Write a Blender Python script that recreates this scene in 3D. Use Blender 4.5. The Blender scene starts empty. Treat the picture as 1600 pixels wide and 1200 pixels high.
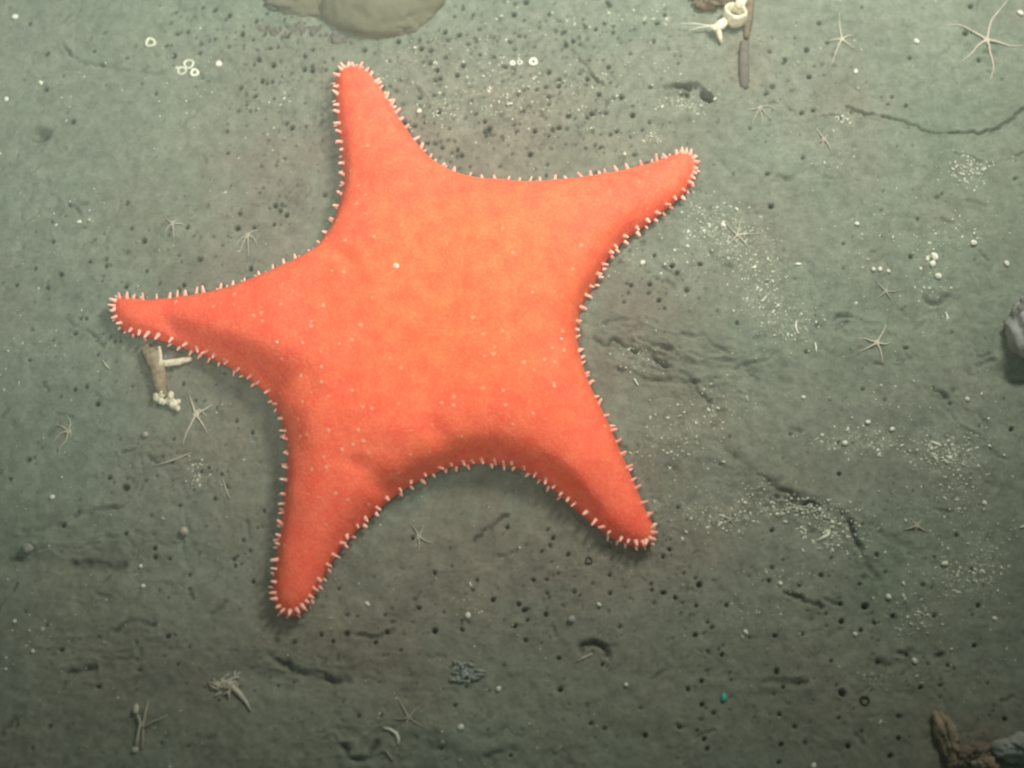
import bpy, math, random
import numpy as np
from mathutils import Vector, geometry

S = 0.0003          # metres per unit of the working grid (about the size of one photo pixel on the mud)
R = math.radians
scene = bpy.context.scene

# ------------------------------------------------------------------ camera
CAM_D, TILT = 3000.0, R(20)
cd = bpy.data.cameras.new("camera")
cam = bpy.data.objects.new("camera", cd)
scene.collection.objects.link(cam)
cam.location = (0, -CAM_D * math.sin(TILT) * S, CAM_D * math.cos(TILT) * S)
cam.rotation_euler = (TILT, 0, 0)
cd.sensor_width = 36.0
cd.lens = 36.0 * CAM_D / 1600.0
cd.clip_start, cd.clip_end = 0.01, 50.0
cd.dof.use_dof = True
cd.dof.focus_distance = (CAM_D + 30) * S
cd.dof.aperture_fstop = 4.4
scene.camera = cam
scene.render.resolution_x, scene.render.resolution_y = 1024, 768

# ------------------------------------------------------------------ world, lamps, exposure
w = bpy.data.worlds.new("World")
scene.world = w
w.use_nodes = True
w.node_tree.nodes["Background"].inputs[0].default_value = (0.62, 0.80, 0.72, 1)   # dim green water all round
w.node_tree.nodes["Background"].inputs[1].default_value = 0.10

def lamp(name, kind, loc, target, power, color, size, **kw):
    ld = bpy.data.lights.new(name, kind)
    ld.energy = power
    ld.color = color
    if kind == 'AREA':
        ld.shape = 'DISK'; ld.size = size * S
    else:
        ld.shadow_soft_size = size * S
    for k, v in kw.items(): setattr(ld, k, v)
    o = bpy.data.objects.new(name, ld)
    scene.collection.objects.link(o)
    o.location = Vector(loc) * S
    o.rotation_euler = (Vector(target) - Vector(loc)).to_track_quat('-Z', 'Y').to_euler()
    return o

# the diving vehicle's lamps: a main one up and ahead of the animal, a weaker one beside the camera
lamp('vehicle_lamp', 'SPOT', (1150, 1600, 2000), (230, 800, 0), 27.5, (1.0, 0.96, 0.90), 340,
     spot_size=R(72), spot_blend=1.0)
lamp('vehicle_lamp', 'SPOT', (-300, -850, 2750), (-260, 1650, 0), 31.0, (0.98, 1.0, 0.95), 330,
     spot_size=R(72), spot_blend=1.0)
scene.view_settings.view_transform = 'Standard'
scene.view_settings.look = 'None'
scene.view_settings.gamma = 1.0
scene.view_settings.exposure = 0.42
scene.cycles.filter_width = 2.2
scene.cycles.max_bounces = 6

# ------------------------------------------------------------------ helpers
def unproj(px, py, z=0.0):
    """photo pixel -> point on the level z of the sea bed, working units"""
    a = (px - 800.0) / CAM_D; b = (600.0 - py) / CAM_D
    dy = b * math.cos(TILT) + math.sin(TILT); dz = b * math.sin(TILT) - math.cos(TILT)
    cy, cz = -CAM_D * math.sin(TILT), CAM_D * math.cos(TILT)
    t = (z - cz) / dz
    return (a * t, cy + dy * t)

_rs = np.random.RandomState(11)
_LAT = _rs.rand(16, 256, 256)
def vnoise(x, y, seed=0):
    x = np.asarray(x, float) + 4096.37 + seed * 17.3; y = np.asarray(y, float) + 4096.71 + seed * 7.9
    xi = np.floor(x).astype(int); yi = np.floor(y).astype(int)
    fx = x - xi; fy = y - yi
    fx = fx * fx * fx * (fx * (fx * 6 - 15) + 10); fy = fy * fy * fy * (fy * (fy * 6 - 15) + 10)
    L = _LAT[seed % 16]
    a = L[xi & 255, yi & 255]; b = L[(xi + 1) & 255, yi & 255]
    c = L[xi & 255, (yi + 1) & 255]; d = L[(xi + 1) & 255, (yi + 1) & 255]
    return (a * (1 - fx) + b * fx) * (1 - fy) + (c * (1 - fx) + d * fx) * fy * 1.0
def fbm(x, y, scale, octv=4, seed=0, gain=0.5):
    v = 0; a = 1.0; t = 0; f = 1.0 / scale
    c, s = math.cos(0.7), math.sin(0.7)
    for k in range(octv):
        v = v + a * (vnoise(x * f, y * f, seed + k) - 0.5); t += a
        a *= gain; f *= 2.03
        x, y = c * x - s * y, s * x + c * y
    return v / t * 2.0

def link(o):
    scene.collection.objects.link(o); return o
def tag(o, label=None, cat=None, group=None, kind=None):
    if label: o['label'] = label
    if cat: o['category'] = cat
    if group: o['group'] = group
    if kind: o['kind'] = kind
    return o
def empty(name, loc, label, cat, group=None):
    o = bpy.data.objects.new(name, None)
    o.empty_display_size = 0.005
    o.location = Vector(loc) * S
    link(o); return tag(o, label, cat, group)
def mesh_np(name, V, F, mat, parent=None, smooth=True):
    """V: working-unit world coordinates; F: list/array of faces"""
    me = bpy.data.meshes.new(name)
    V = np.asarray(V, float) * S
    if parent is not None:
        V = V - np.array(parent['_w'] if '_w' in parent else parent.location)
    off = V.mean(axis=0) if parent is None else np.zeros(3)
    me.from_pydata((V - off).tolist(), [], [tuple(int(i) for i in f) for f in F])
    if smooth: me.polygons.foreach_set('use_smooth', [True] * len(me.polygons))
    if mat: me.materials.append(mat)
    me.update()
    o = bpy.data.objects.new(name, me)
    if parent is None: o.location = off
    else: o.parent = parent
    return link(o)

class MB:
    """collects simple shapes in working units"""
    def __init__(s): s.v = []; s.f = []
    def add(s, V, F):
        n = len(s.v); s.v += [tuple(p) for p in V]; s.f += [tuple(i + n for i in f) for f in F]
    def tube(s, pts, rad, seg=8, flat=1.0, jit=0.0, rng=random):
        pts = [Vector(p) for p in pts]; n = len(pts)
        if not hasattr(rad, '__len__'): rad = [rad] * n
        V = []; up = Vector((0, 0, 1)); px = None
        for i, p in enumerate(pts):
            t = (pts[min(i + 1, n - 1)] - pts[max(i - 1, 0)]).normalized()
            ref = up if abs(t.z) < 0.9 else Vector((1, 0, 0))
            a = t.cross(ref).normalized(); b = a.cross(t).normalized()
            if px is not None and a.dot(px) < 0: a = -a
            px = a
            for k in range(seg):
                an = 2 * math.pi * k / seg
                r = rad[i] * (1 + jit * (rng.random() - .5))
                V.append(p + a * math.cos(an) * r + b * math.sin(an) * r * flat)
        F = []
        for i in range(n - 1):
            for k in range(seg):
                k2 = (k + 1) % seg
                F.append((i * seg + k, i * seg + k2, (i + 1) * seg + k2, (i + 1) * seg + k))
        t0 = pts[0] - (pts[1] - pts[0]).normalized() * rad[0] * .5
        t1 = pts[-1] + (pts[-1] - pts[-2]).normalized() * rad[-1] * .7
        V += [t0, t1]; m = n * seg
        for k in range(seg):
            k2 = (k + 1) % seg
            F.append((m, k2, k)); F.append((m + 1, (n - 1) * seg + k, (n - 1) * seg + k2))
        s.add(V, F)
    def blob(s, c, r, seg=10, rings=6, jit=0.15, rng=random, rot=0.0, low=-0.6, rough=0.0):
        """irregular rounded lump; r = (rx, ry, rz)"""
        V = []; F = []; ph = [rng.uniform(0, 6.28) for _ in range(6)]
        ca, sa = math.cos(rot), math.sin(rot)
        for i in range(rings + 1):
            th = math.pi * i / rings
            for k in range(seg):
                an = 2 * math.pi * k / seg
                q = 1 + jit * (math.sin(2 * an + ph[0]) * .5 + math.sin(3 * an + ph[1] + th * 2) * .4
                               + math.sin(5 * an + ph[2] - th * 3) * .25 + math.cos(4 * th + ph[3]) * .3 + rng.uniform(-.3, .3) * (0 < i < rings))
                if rough:
                    u_, v_ = math.cos(an) * math.sin(th) * 3 + ph[4], math.sin(an) * math.sin(th) * 3 + math.cos(th) * 2.1
                    q += rough * (float(fbm(np.array(u_), np.array(v_), .9, 5, 2, .62)))
                x, y, z = math.sin(th) * math.cos(an) * r[0] * q, math.sin(th) * math.sin(an) * r[1] * q, max(math.cos(th), low) * r[2] * q
                V.append((c[0] + ca * x - sa * y, c[1] + sa * x + ca * y, c[2] + z))
        for i in range(rings):
            for k in range(seg):
                k2 = (k + 1) % seg
                F.append((i * seg + k, (i + 1) * seg + k, (i + 1) * seg + k2, i * seg + k2))
        s.add(V, F)
    def build(s, name, mat, parent=None, smooth=True):
        return mesh_np(name, s.v, s.f, mat, parent, smooth)

# ------------------------------------------------------------------ materials
def new_mat(name):
    m = bpy.data.materials.new(name); m.use_nodes = True
    nt = m.node_tree; b = nt.nodes['Principled BSDF']
    return m, nt, b
def node(nt, t, **kw):
    n = nt.nodes.new(t)
    for k, v in kw.items():
        if k in n.inputs: n.inputs[k].default_value = v
        else: setattr(n, k, v)
    return n
def noise(nt, co, scale, detail=3, rough=.5):
    n = node(nt, 'ShaderNodeTexNoise'); n.inputs['Scale'].default_value = scale
    n.inputs['Detail'].default_value = detail; n.inputs['Roughness'].default_value = rough
    nt.links.new(co, n.inputs['Vector']); return n.outputs['Fac']
def ramp(nt, fac, stops):
    r = node(nt, 'ShaderNodeValToRGB'); e = r.color_ramp.elements
    e[0].position, e[0].color = stops[0][0], (*stops[0][1], 1)
    e[1].position, e[1].color = stops[-1][0], (*stops[-1][1], 1)
    for p, c in stops[1:-1]:
        k = e.new(p); k.color = (*c, 1)
    nt.links.new(fac, r.inputs[0]); return r.outputs[0]
def mix(nt, fac, a, b, mode='MIX'):
    n = node(nt, 'ShaderNodeMix', data_type='RGBA', blend_type=mode)
    for s, v in ((0, fac), (6, a), (7, b)):
        if hasattr(v, 'is_linked') or isinstance(v, bpy.types.NodeSocket): nt.links.new(v, n.inputs[s])
        elif isinstance(v, tuple): n.inputs[s].default_value = (*v, 1)
        else: n.inputs[s].default_value = v
    return n.outputs[2]
def bump(nt, h, dist, strength=1.0, normal=None):
    n = node(nt, 'ShaderNodeBump'); n.inputs['Distance'].default_value = dist; n.inputs['Strength'].default_value = strength
    nt.links.new(h, n.inputs['Height'])
    if normal: nt.links.new(normal, n.inputs['Normal'])
    return n.outputs[0]

def mat_mud():
    m, nt, b = new_mat('sea_mud')
    co = node(nt, 'ShaderNodeNewGeometry').outputs['Position']
    tone = node(nt, 'ShaderNodeAttribute', attribute_name='tone').outputs['Fac']
    shade_fac = node(nt, 'ShaderNodeAttribute', attribute_name='recess_shade').outputs['Fac']
    green = ramp(nt, noise(nt, co, 26, 4), [(.3, (.160, .192, .142)), (.7, (.200, .230, .172))])
    brown = ramp(nt, noise(nt, co, 60, 4), [(.3, (.170, .161, .122)), (.7, (.210, .199, .150))])
    c = mix(nt, tone, green, brown)
    fine = ramp(nt, noise(nt, co, 650, 4, .65), [(.28, (.80, .80, .80)), (.5, (1, 1, 1)), (.74, (1.15, 1.15, 1.13))])
    c = mix(nt, 1.0, c, fine, 'MULTIPLY')
    mid = ramp(nt, noise(nt, co, 170, 3, .6), [(.28, (.80, .81, .79)), (.72, (1.17, 1.16, 1.16))])
    c = mix(nt, 1.0, c, mid, 'MULTIPLY')
    ck = node(nt, 'ShaderNodeAttribute', attribute_name='chalk').outputs['Fac']
    sp = ramp(nt, noise(nt, co, 520, 4, .7), [(.53, (0, 0, 0)), (.68, (1, 1, 1))])
    mk = node(nt, 'ShaderNodeMath', operation='MULTIPLY'); nt.links.new(ck, mk.inputs[0]); nt.links.new(sp, mk.inputs[1])
    c = mix(nt, mk.outputs[0], c, (.42, .43, .32))
    c = mix(nt, shade_fac, c, (.045, .048, .032))      # dark mud tone painted as shade into burrow mouths and cracks
    nt.links.new(c, b.inputs['Base Color'])
    b.inputs['Roughness'].default_value = .95; b.inputs['Specular IOR Level'].default_value = .12
    n1 = bump(nt, noise(nt, co, 330, 4, .55), .0008, .42)
    nt.links.new(bump(nt, noise(nt, co, 1500, 3, .6), .0002, .4, n1), b.inputs['Normal'])
    return m
def mat_plain(name, c1, c2, scale=400, rough=.8, bd=.0006, spec=.2, sss=0.0):
    m, nt, b = new_mat(name)
    co = node(nt, 'ShaderNodeNewGeometry').outputs['Position']
    nt.links.new(ramp(nt, noise(nt, co, scale, 4, .6), [(.35, c1), (.65, c2)]), b.inputs['Base Color'])
    b.inputs['Roughness'].default_value = rough; b.inputs['Specular IOR Level'].default_value = spec
    if sss:
        b.inputs['Subsurface Weight'].default_value = sss; b.inputs['Subsurface Radius'].default_value = (1, .6, .4); b.inputs['Subsurface Scale'].default_value = .0015
    nt.links.new(bump(nt, noise(nt, co, scale * 1.7, 3), bd, .6), b.inputs['Normal'])
    return m
def mat_star():
    m, nt, b = new_mat('orange_skin')
    co = node(nt, 'ShaderNodeNewGeometry').outputs['Position']
    disc = node(nt, 'ShaderNodeAttribute', attribute_name='disc').outputs['Fac']
    tub = node(nt, 'ShaderNodeAttribute', attribute_name='tubercles').outputs['Fac']
    c = ramp(nt, disc, [(.0, (1.0, .162, .086)), (.35, (1.0, .172, .084)), (.75, (1.0, .180, .076)), (1.0, (1.0, .192, .070))])
    c = mix(nt, 1.0, c, ramp(nt, noise(nt, co, 110, 4, .6), [(.3, (.93, .76, .80)), (.7, (1.04, 1.20, 1.14))]), 'MULTIPLY')
    v = node(nt, 'ShaderNodeTexVoronoi'); v.inputs['Scale'].default_value = 640; nt.links.new(co, v.inputs['Vector'])
    g = ramp(nt, v.outputs['Distance'], [(.10, (1.0, 1.0, 1.0)), (.50, (.0, .0, .0))])
    c = mix(nt, 1.0, c, ramp(nt, v.outputs['Distance'], [(.1, (1.05, 1.30, 1.36)), (.42, (1, 1, 1)), (.8, (.95, .85, .83))]), 'MULTIPLY')
    # sparse pale tubercles
    v2 = node(nt, 'ShaderNodeTexVoronoi'); v2.inputs['Scale'].default_value = 215; nt.links.new(co, v2.inputs['Vector'])
    dot = ramp(nt, v2.outputs['Distance'], [(.15, (1, 1, 1)), (.25, (0, 0, 0))])
    sep = node(nt, 'ShaderNodeSeparateColor'); nt.links.new(v2.outputs['Color'], sep.inputs[0])
    lt = node(nt, 'ShaderNodeMath', operation='LESS_THAN'); nt.links.new(sep.outputs[0], lt.inputs[0]); nt.links.new(tub, lt.inputs[1])
    mm = node(nt, 'ShaderNodeMath', operation='MULTIPLY'); nt.links.new(dot, mm.inputs[0]); nt.links.new(lt.outputs[0], mm.inputs[1])
    md = node(nt, 'ShaderNodeMath', operation='MULTIPLY'); nt.links.new(mm.outputs[0], md.inputs[0]); md.inputs[1].default_value = .75
    c = mix(nt, md.outputs[0], c, (.95, .42, .26))
    nt.links.new(c, b.inputs['Base Color'])
    b.inputs['Roughness'].default_value = .62; b.inputs['Specular IOR Level'].default_value = .22
    b.inputs['Subsurface Weight'].default_value = .55
    b.inputs['Subsurface Radius'].default_value = (1, .38, .25); b.inputs['Subsurface Scale'].default_value = .008
    n1 = bump(nt, g, .0004, .38)
    n1 = bump(nt, mm.outputs[0], .0005, .6, n1)
    nt.links.new(bump(nt, noise(nt, co, 200, 4, .6), .0010, .6, n1), b.inputs['Normal'])
    return m
def mat_spine():
    m, nt, b = new_mat('pale_spine')
    co = node(nt, 'ShaderNodeNewGeometry').outputs['Position']
    nt.links.new(ramp(nt, noise(nt, co, 160, 2), [(.35, (.96, .42, .31)), (.65, (.97, .60, .46))]), b.inputs['Base Color'])
    b.inputs['Roughness'].default_value = .5
    b.inputs['Subsurface Weight'].default_value = .3; b.inputs['Subsurface Radius'].default_value = (1, .5, .4); b.inputs['Subsurface Scale'].default_value = .001
    return m
M = dict(
    mud=mat_mud(), star=mat_star(), spine=mat_spine(),
    brittle=mat_plain('brittle_star_skin', (.44, .42, .32), (.58, .54, .42), 900, .7),
    brittle_dim=mat_plain('dull_brittle_star_skin', (.33, .32, .245), (.44, .42, .32), 900, .8),
    shell=mat_plain('white_shell', (.62, .64, .50), (.80, .80, .66), 1200, .5, .0002),
    grit=mat_plain('shell_grit', (.46, .49, .37), (.74, .76, .60), 500, .6, .0002),
    lime=mat_plain('cream_lime', (.50, .47, .32), (.86, .80, .60), 320, .6, .0010),
    tan=mat_plain('knobbly_crust', (.24, .19, .12), (.36, .30, .20), 300, .85, .0012),
    brown=mat_plain('brown_crust', (.15, .125, .085), (.23, .19, .13), 260, .85, .0012),
    olive=mat_plain('olive_silt', (.140, .142, .092), (.190, .190, .128), 45, .95, .0010, .1),
    silt=mat_plain('green_silt', (.27, .29, .25), (.40, .42, .37), 110, .95, .0012, .1),
    stone=mat_plain('grey_stone', (.24, .255, .215), (.40, .41, .36), 120, .85, .0012),
    blue=mat_plain('blue_grey_polyp', (.26, .30, .26), (.36, .40, .35), 600, .8),
    shadow_and_crust=mat_plain('shadow_streak', (.120, .115, .090), (.170, .160, .125), 200, .9),  # tone of the painted shadow streak, shared by the knobbly crust
    black=mat_plain('burrow_mud', (.05, .052, .035), (.08, .08, .055), 400, .9),
    teal=mat_plain('teal_chip', (.05, .42, .32), (.12, .60, .48), 900, .5),
)

# ------------------------------------------------------------------ the star's outline (working from its margin)
OUT = [(524,140),(525,125),(527,112),(535,104),(548,101),(562,103),(575,110),(583,120),(592,134),(600,146),(610,160),(620,177),
(632,198),(645,215),(658,232),(672,248),(690,262),(712,274),(735,281),(765,283),(800,285),(817,287),(850,286),(880,282),(910,278),
(940,272),(968,267),(995,260),(1020,254),(1040,246),(1055,240),(1068,236),(1080,238),(1088,247),(1090,262),(1086,276),(1078,290),
(1067,304),(1050,317),(1035,330),(1017,345),(998,358),(980,370),(963,385),(950,403),(940,421),(928,445),(913,467),(904,490),(901,515),
(902,535),(906,552),(912,575),(922,602),(932,622),(942,642),(956,670),(967,700),(980,728),(992,757),(1004,784),(1011,802),(1020,818),
(1026,832),(1021,847),(1008,854),(992,853),(974,847),(956,839),(938,826),(920,812),(904,797),(887,783),(869,766),(850,752),(832,740),
(812,730),(790,724),(760,722),(730,724),(705,728),(683,735),(658,747),(635,761),(611,777),(590,796),(570,815),(552,832),(535,852),
(519,873),(507,897),(496,918),(486,936),(477,951),(465,960),(449,962),(437,957),(429,945),(426,930),(428,905),(430,880),(434,855),
(438,830),(442,800),(445,770),(447,745),(449,715),(448,690),(445,672),(438,652),(430,632),(420,616),(406,604),(390,592),(372,580),
(352,569),(330,558),(305,548),(280,539),(255,531),(230,525),(207,521),(191,514),(180,501),(174,485),(175,470),(183,462),(196,463),
(212,467),(230,468),(260,466),(290,462),(320,458),(350,452),(380,443),(410,432),(440,418),(465,406),(486,398),(500,388),(512,366),
(522,342),(530,318),(536,295),(537,270),(535,245),(532,220),(529,200),(527,180),(525,160)]
RIM = 17.0
def catmull(P, step, closed=True):
    P = np.array(P, float); n = len(P); out = []
    rng_ = range(n) if closed else range(n - 1)
    for i in rng_:
        g = lambda k: P[k % n] if closed else P[min(max(k, 0), n - 1)]
        p0, p1, p2, p3 = g(i - 1), g(i), g(i + 1), g(i + 2)
        m = max(2, int(np.linalg.norm(p2 - p1) / step * 3))
        for t in np.arange(m) / m:
            out.append(.5 * (2 * p1 + (p2 - p0) * t + (2 * p0 - 5 * p1 + 4 * p2 - p3) * t * t + (3 * p1 - p0 - 3 * p2 + p3) * t ** 3))
    if not closed: out.append(P[-1])
    out = np.array(out)
    if closed: out = np.vstack([out, out[:1]])
    L = np.concatenate([[0], np.cumsum(np.linalg.norm(np.diff(out, axis=0), axis=1))])
    k = max(3, int(round(L[-1] / step)))
    q = np.linspace(0, L[-1], k + (0 if closed else 1), endpoint=not closed)
    return np.stack([np.interp(q, L, out[:, j]) for j in range(out.shape[1])], 1)
OW = np.array([unproj(x, y, RIM) for x, y in OUT])
# light smoothing of the traced points
OW = .6 * OW + .2 * np.roll(OW, 1, 0) + .2 * np.roll(OW, -1, 0)
EDGE = catmull(OW, 4.6)          # clockwise in the photo -> clockwise seen from above

def inside(X, Y, P):
    c = np.zeros(X.shape, bool)
    x1, y1 = P[:, 0], P[:, 1]; x2, y2 = np.roll(x1, -1), np.roll(y1, -1)
    for a, b, d, e in zip(x1, y1, x2, y2):
        if b == e: continue
        k = (b > Y) != (e > Y)
        c ^= k & (X < (d - a) * (Y - b) / (e - b) + a)
    return c
def dist_poly(X, Y, P, closed=True):
    """distance to a polyline, brute force"""
    d = np.full(X.shape, 1e9)
    n = len(P); m = n if closed else n - 1
    for i in range(m):
        ax, ay = P[i]; bx, by = P[(i + 1) % n]
        ux, uy = bx - ax, by - ay; l2 = ux * ux + uy * uy + 1e-9
        t = np.clip(((X - ax) * ux + (Y - ay) * uy) / l2, 0, 1)
        d = np.minimum(d, (X - ax - t * ux) ** 2 + (Y - ay - t * uy) ** 2)
    return np.sqrt(d)

# ------------------------------------------------------------------ sea bed
def axis(lo, hi, step, far):
    core = np.arange(lo, hi + step, step); a = []; s = step; p = core[-1]
    while p < far:
        s *= 1.22; p += s; a.append(p)
    b = []; s = step; p = core[0]
    while p > -far:
        s *= 1.22; p -= s; b.append(p)
    return np.array(b[::-1] + core.tolist() + a)
GX = axis(-900, 900, 2.3, 7000); GY = axis(-700, 790, 2.3, 7000)
X, Y = np.meshgrid(GX, GY)
rng = random.Random(5)
nrs = np.random.RandomState(8)

Z = 9 * fbm(X, Y, 420, 3, 0) + 4.0 * fbm(X, Y, 120, 3, 3) + 2.1 * fbm(X, Y, 34, 3, 5) + 1.1 * fbm(X, Y, 10, 3, 7)
ridg = 1 - np.abs(fbm(X, Y, 75, 4, 9)) * 3.2
roughmask = np.clip(fbm(X, Y, 260, 2, 2) * 2.0 + .25, 0, 1)
Z += -2.6 * np.clip(ridg, 0, 1) ** 6 * roughmask
tone = np.zeros_like(Z); recess_shade = np.zeros_like(Z)

def win(cx, cy, r):
    i0, i1 = np.searchsorted(GX, cx - r), np.searchsorted(GX, cx + r)
    j0, j1 = np.searchsorted(GY, cy - r), np.searchsorted(GY, cy + r)
    return slice(j0, j1), slice(i0, i1)
def gauss(px, py, rx, ry, amp, arr=None, rot=0.0):
    cx, cy = unproj(px, py); w_ = win(cx, cy, 3 * max(rx, ry))
    dx, dy = X[w_] - cx, Y[w_] - cy
    c, s = math.cos(rot), math.sin(rot)
    a, b = c * dx + s * dy, -s * dx + c * dy
    (Z if arr is None else arr)[w_] += amp * np.exp(-(a / rx) ** 2 - (b / ry) ** 2)
# broad relief
gauss(1040, 520, 130, 90, 20); gauss(1010, 520, 45, 30, 8); gauss(600, 30, 150, 60, 5)
gauss(1230, 770, 150, 40, 9, rot=-.45); gauss(1280, 820, 90, 40, -8, rot=-.4)
gauss(1340, 540, 60, 40, 9); gauss(1070, 165, 42, 20, -7); gauss(1440, 240, 150, 50, 9)
gauss(150, 880, 150, 30, -11); gauss(60, 860, 60, 20, 4); gauss(1500, 720, 70, 45, 8); gauss(230, 700, 60, 40, 6)
gauss(62, 209, 14, 10, -22); gauss(1590, 585, 36, 18, -20); gauss(1090, 15, 50, 25, -6)
gauss(470, 1060, 120, 26, -8); gauss(700, 1150, 60, 30, 7); gauss(300, 1000, 120, 40, 6); gauss(1060, 700, 90, 40, 5)

CR = [  # polylines in photo pixels, width, depth
([(1325,163),(1340,172),(1365,178),(1395,187),(1420,192),(1440,203),(1455,209),(1490,209),(1530,206),(1560,198),(1585,183),(1610,160)],3.0,9),
([(1205,160),(1225,160),(1238,172),(1258,184),(1275,181),(1300,178)],2.5,6),([(1300,178),(1315,186),(1322,190)],3,5),
([(1036,138),(1060,134),(1085,138),(1099,146),(1107,156)],5.5,22),([(1075,137),(1092,143),(1104,153)],7.2,30),
([(883,62),(895,80),(905,92),(920,108),(935,125),(946,138),(949,165)],3.2,6),([(905,108),(925,118),(945,135)],3,5),
([(625,125),(645,138)],3.2,6),([(650,135),(662,145),(670,160)],3.6,6),
([(925,535),(945,545),(955,535),(980,548),(1005,558),(1030,572),(1060,585),(1085,597)],4.5,11),
([(942,512),(960,507),(985,505),(1000,515),(1005,530)],4.5,7),([(958,545),(975,530),(1000,520)],4,4),
([(965,580),(1000,590),(1040,598),(1085,598)],5.5,9),([(1060,528),(1075,531),(1098,530),(1108,540),(1122,550),(1140,556),(1162,545),(1182,530)],4,8),
([(1138,577),(1165,572),(1200,562),(1217,548)],4,6),([(1018,530),(1030,546),(1042,550)],4,7),([(1085,605),(1095,622),(1110,628)],4,7),
([(1120,556),(1128,566),(1140,560)],4,6),([(1000,395),(1020,410),(1042,425),(1064,440)],3.5,4),([(1112,393),(1120,408),(1140,418)],3.4,6),
([(1275,515),(1290,503),(1310,496),(1335,497),(1355,507),(1378,516)],5,7),
([(1455,608),(1475,622),(1500,638),(1525,648),(1540,665),(1547,690),(1552,712),(1575,722)],3.4,7),([(1475,685),(1500,671),(1520,678),(1540,692)],4.5,5),
([(1148,712),(1180,738),(1215,763),(1250,779),(1295,795)],9,9),([(1210,775),(1240,785),(1275,792)],4,6),([(1328,818),(1342,848),(1353,876),(1372,900)],6,7),
([(1488,246),(1510,246),(1532,257)],3,8),([(1540,262),(1575,250),(1605,238)],3,3),
([(95,65),(110,85),(130,98),(160,100)],4,6),([(160,100),(200,110),(250,112)],4,3),
([(740,843),(765,822),(792,806)],4,6),([(765,862),(785,867),(805,858)],3.5,5),([(905,1016),(922,1006),(940,1012),(948,1026)],6,9),
([(20,872),(80,870),(130,880),(190,886)],11,8),([(118,806),(160,797),(195,790)],4,6),([(55,827),(100,820)],5,4),([(30,830),(75,825)],5,3),
([(180,988),(205,972),(240,980)],5,7),([(105,1050),(140,1047),(172,1042)],7,6),([(0,1145),(20,1125),(38,1108)],7,6),
([(232,700),(235,715),(250,727)],3,5),([(190,710),(215,706)],3,6),([(400,42),(430,33),(452,45)],4,6),([(100,500),(140,520),(160,540)],4,4),
([(420,1022),(460,1045),(500,1060),(545,1066)],6,7),([(440,1012),(460,1005)],4,7),([(1195,1066),(1230,1065),(1262,1068)],6,5),
([(1228,930),(1262,940),(1282,950)],4.5,6),([(1405,1017),(1440,1020),(1470,1022)],5,5),([(1375,1035),(1400,1038),(1425,1030)],6,4),
([(533,1165),(548,1184),(575,1186),(587,1160)],6,6),([(1350,900),(1375,905)],5,4),([(760,1180),(800,1170)],6,5),([(330,960),(350,945)],5,4),
([(540,985),(580,995),(615,985)],4,5),([(1020,1060),(1040,1045)],4,4),([(1340,1150),(1350,1160)],4,4),([(1195,610),(1180,600)],3,3),
([(1370,40),(1400,42),(1430,38)],4,4),([(700,380),(720,380)],3,1),([(1470,345),(1490,350)],4,4),([(1445,470),(1465,475),(1480,465)],5,5),
([(280,195),(330,150)],4,2),([(1530,395),(1545,408)],4,4),([(1085,860),(1110,868)],3.5,4),([(345,890),(300,930)],4,2)]
for k in range(200):      # short nameless scratches and pock marks
    px, py = rng.uniform(-30, 1630), rng.uniform(-30, 1230); a = rng.gauss(0, .6); L = rng.uniform(8, 34)
    CR.append(([(px, py), (px + L * math.cos(a) * .5, py + L * math.sin(a) * .5 + rng.uniform(-3, 3)), (px + L * math.cos(a), py + L * math.sin(a))], rng.uniform(2.5, 5), rng.uniform(1.5, 4.5)))
for pl, wd, dp in CR:
    P = catmull([unproj(*p) for p in pl], 3.0, False)
    P = P + np.stack([vnoise(P[:, 0] / 3.5, P[:, 1] / 3.5, 2), vnoise(P[:, 0] / 3.5, P[:, 1] / 3.5, 9)], 1) * 2.6 - 1.3
    P = P + np.stack([vnoise(P[:, 0] / 9, P[:, 1] / 9, 4), vnoise(P[:, 0] / 9, P[:, 1] / 9, 6)], 1) * 6 - 3
    c = P.mean(0); r = np.abs(P - c).max() + 3.2 * wd + 4; L_ = np.abs(P[0] - P[-1]).sum(); w_ = win(c[0], c[1], r)
    if X[w_].size == 0: continue
    d = dist_poly(X[w_], Y[w_], P, False)
    wd *= .66
    if wd > 5 and dp < 20: dp *= .6
    if 900 < pl[0][0] < 1150 and 495 < pl[0][1] < 620: dp *= .6
    wob = wd * (.45 + 1.1 * vnoise(X[w_] / 12, Y[w_] / 12, 8))
    amp = .85 * dp * (1.0 if L_ > 260 else np.clip(2.2 * vnoise(X[w_] / 24, Y[w_] / 24, 3) - .2, .12, 1.25))
    Z[w_] -= amp * (np.exp(-(d / wob) ** 2) if wd > 5 else np.exp(-(d / wob) ** 1.3))
    Z[w_] += .22 * amp * np.exp(-((d - 2.2 * wd) / wd) ** 2)
    recess_shade[w_] = np.maximum(recess_shade[w_], np.clip(dp / 13, 0, .6) * amp / dp * 1.4 * np.exp(-(d / (wob * .7)) ** 2))

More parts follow.
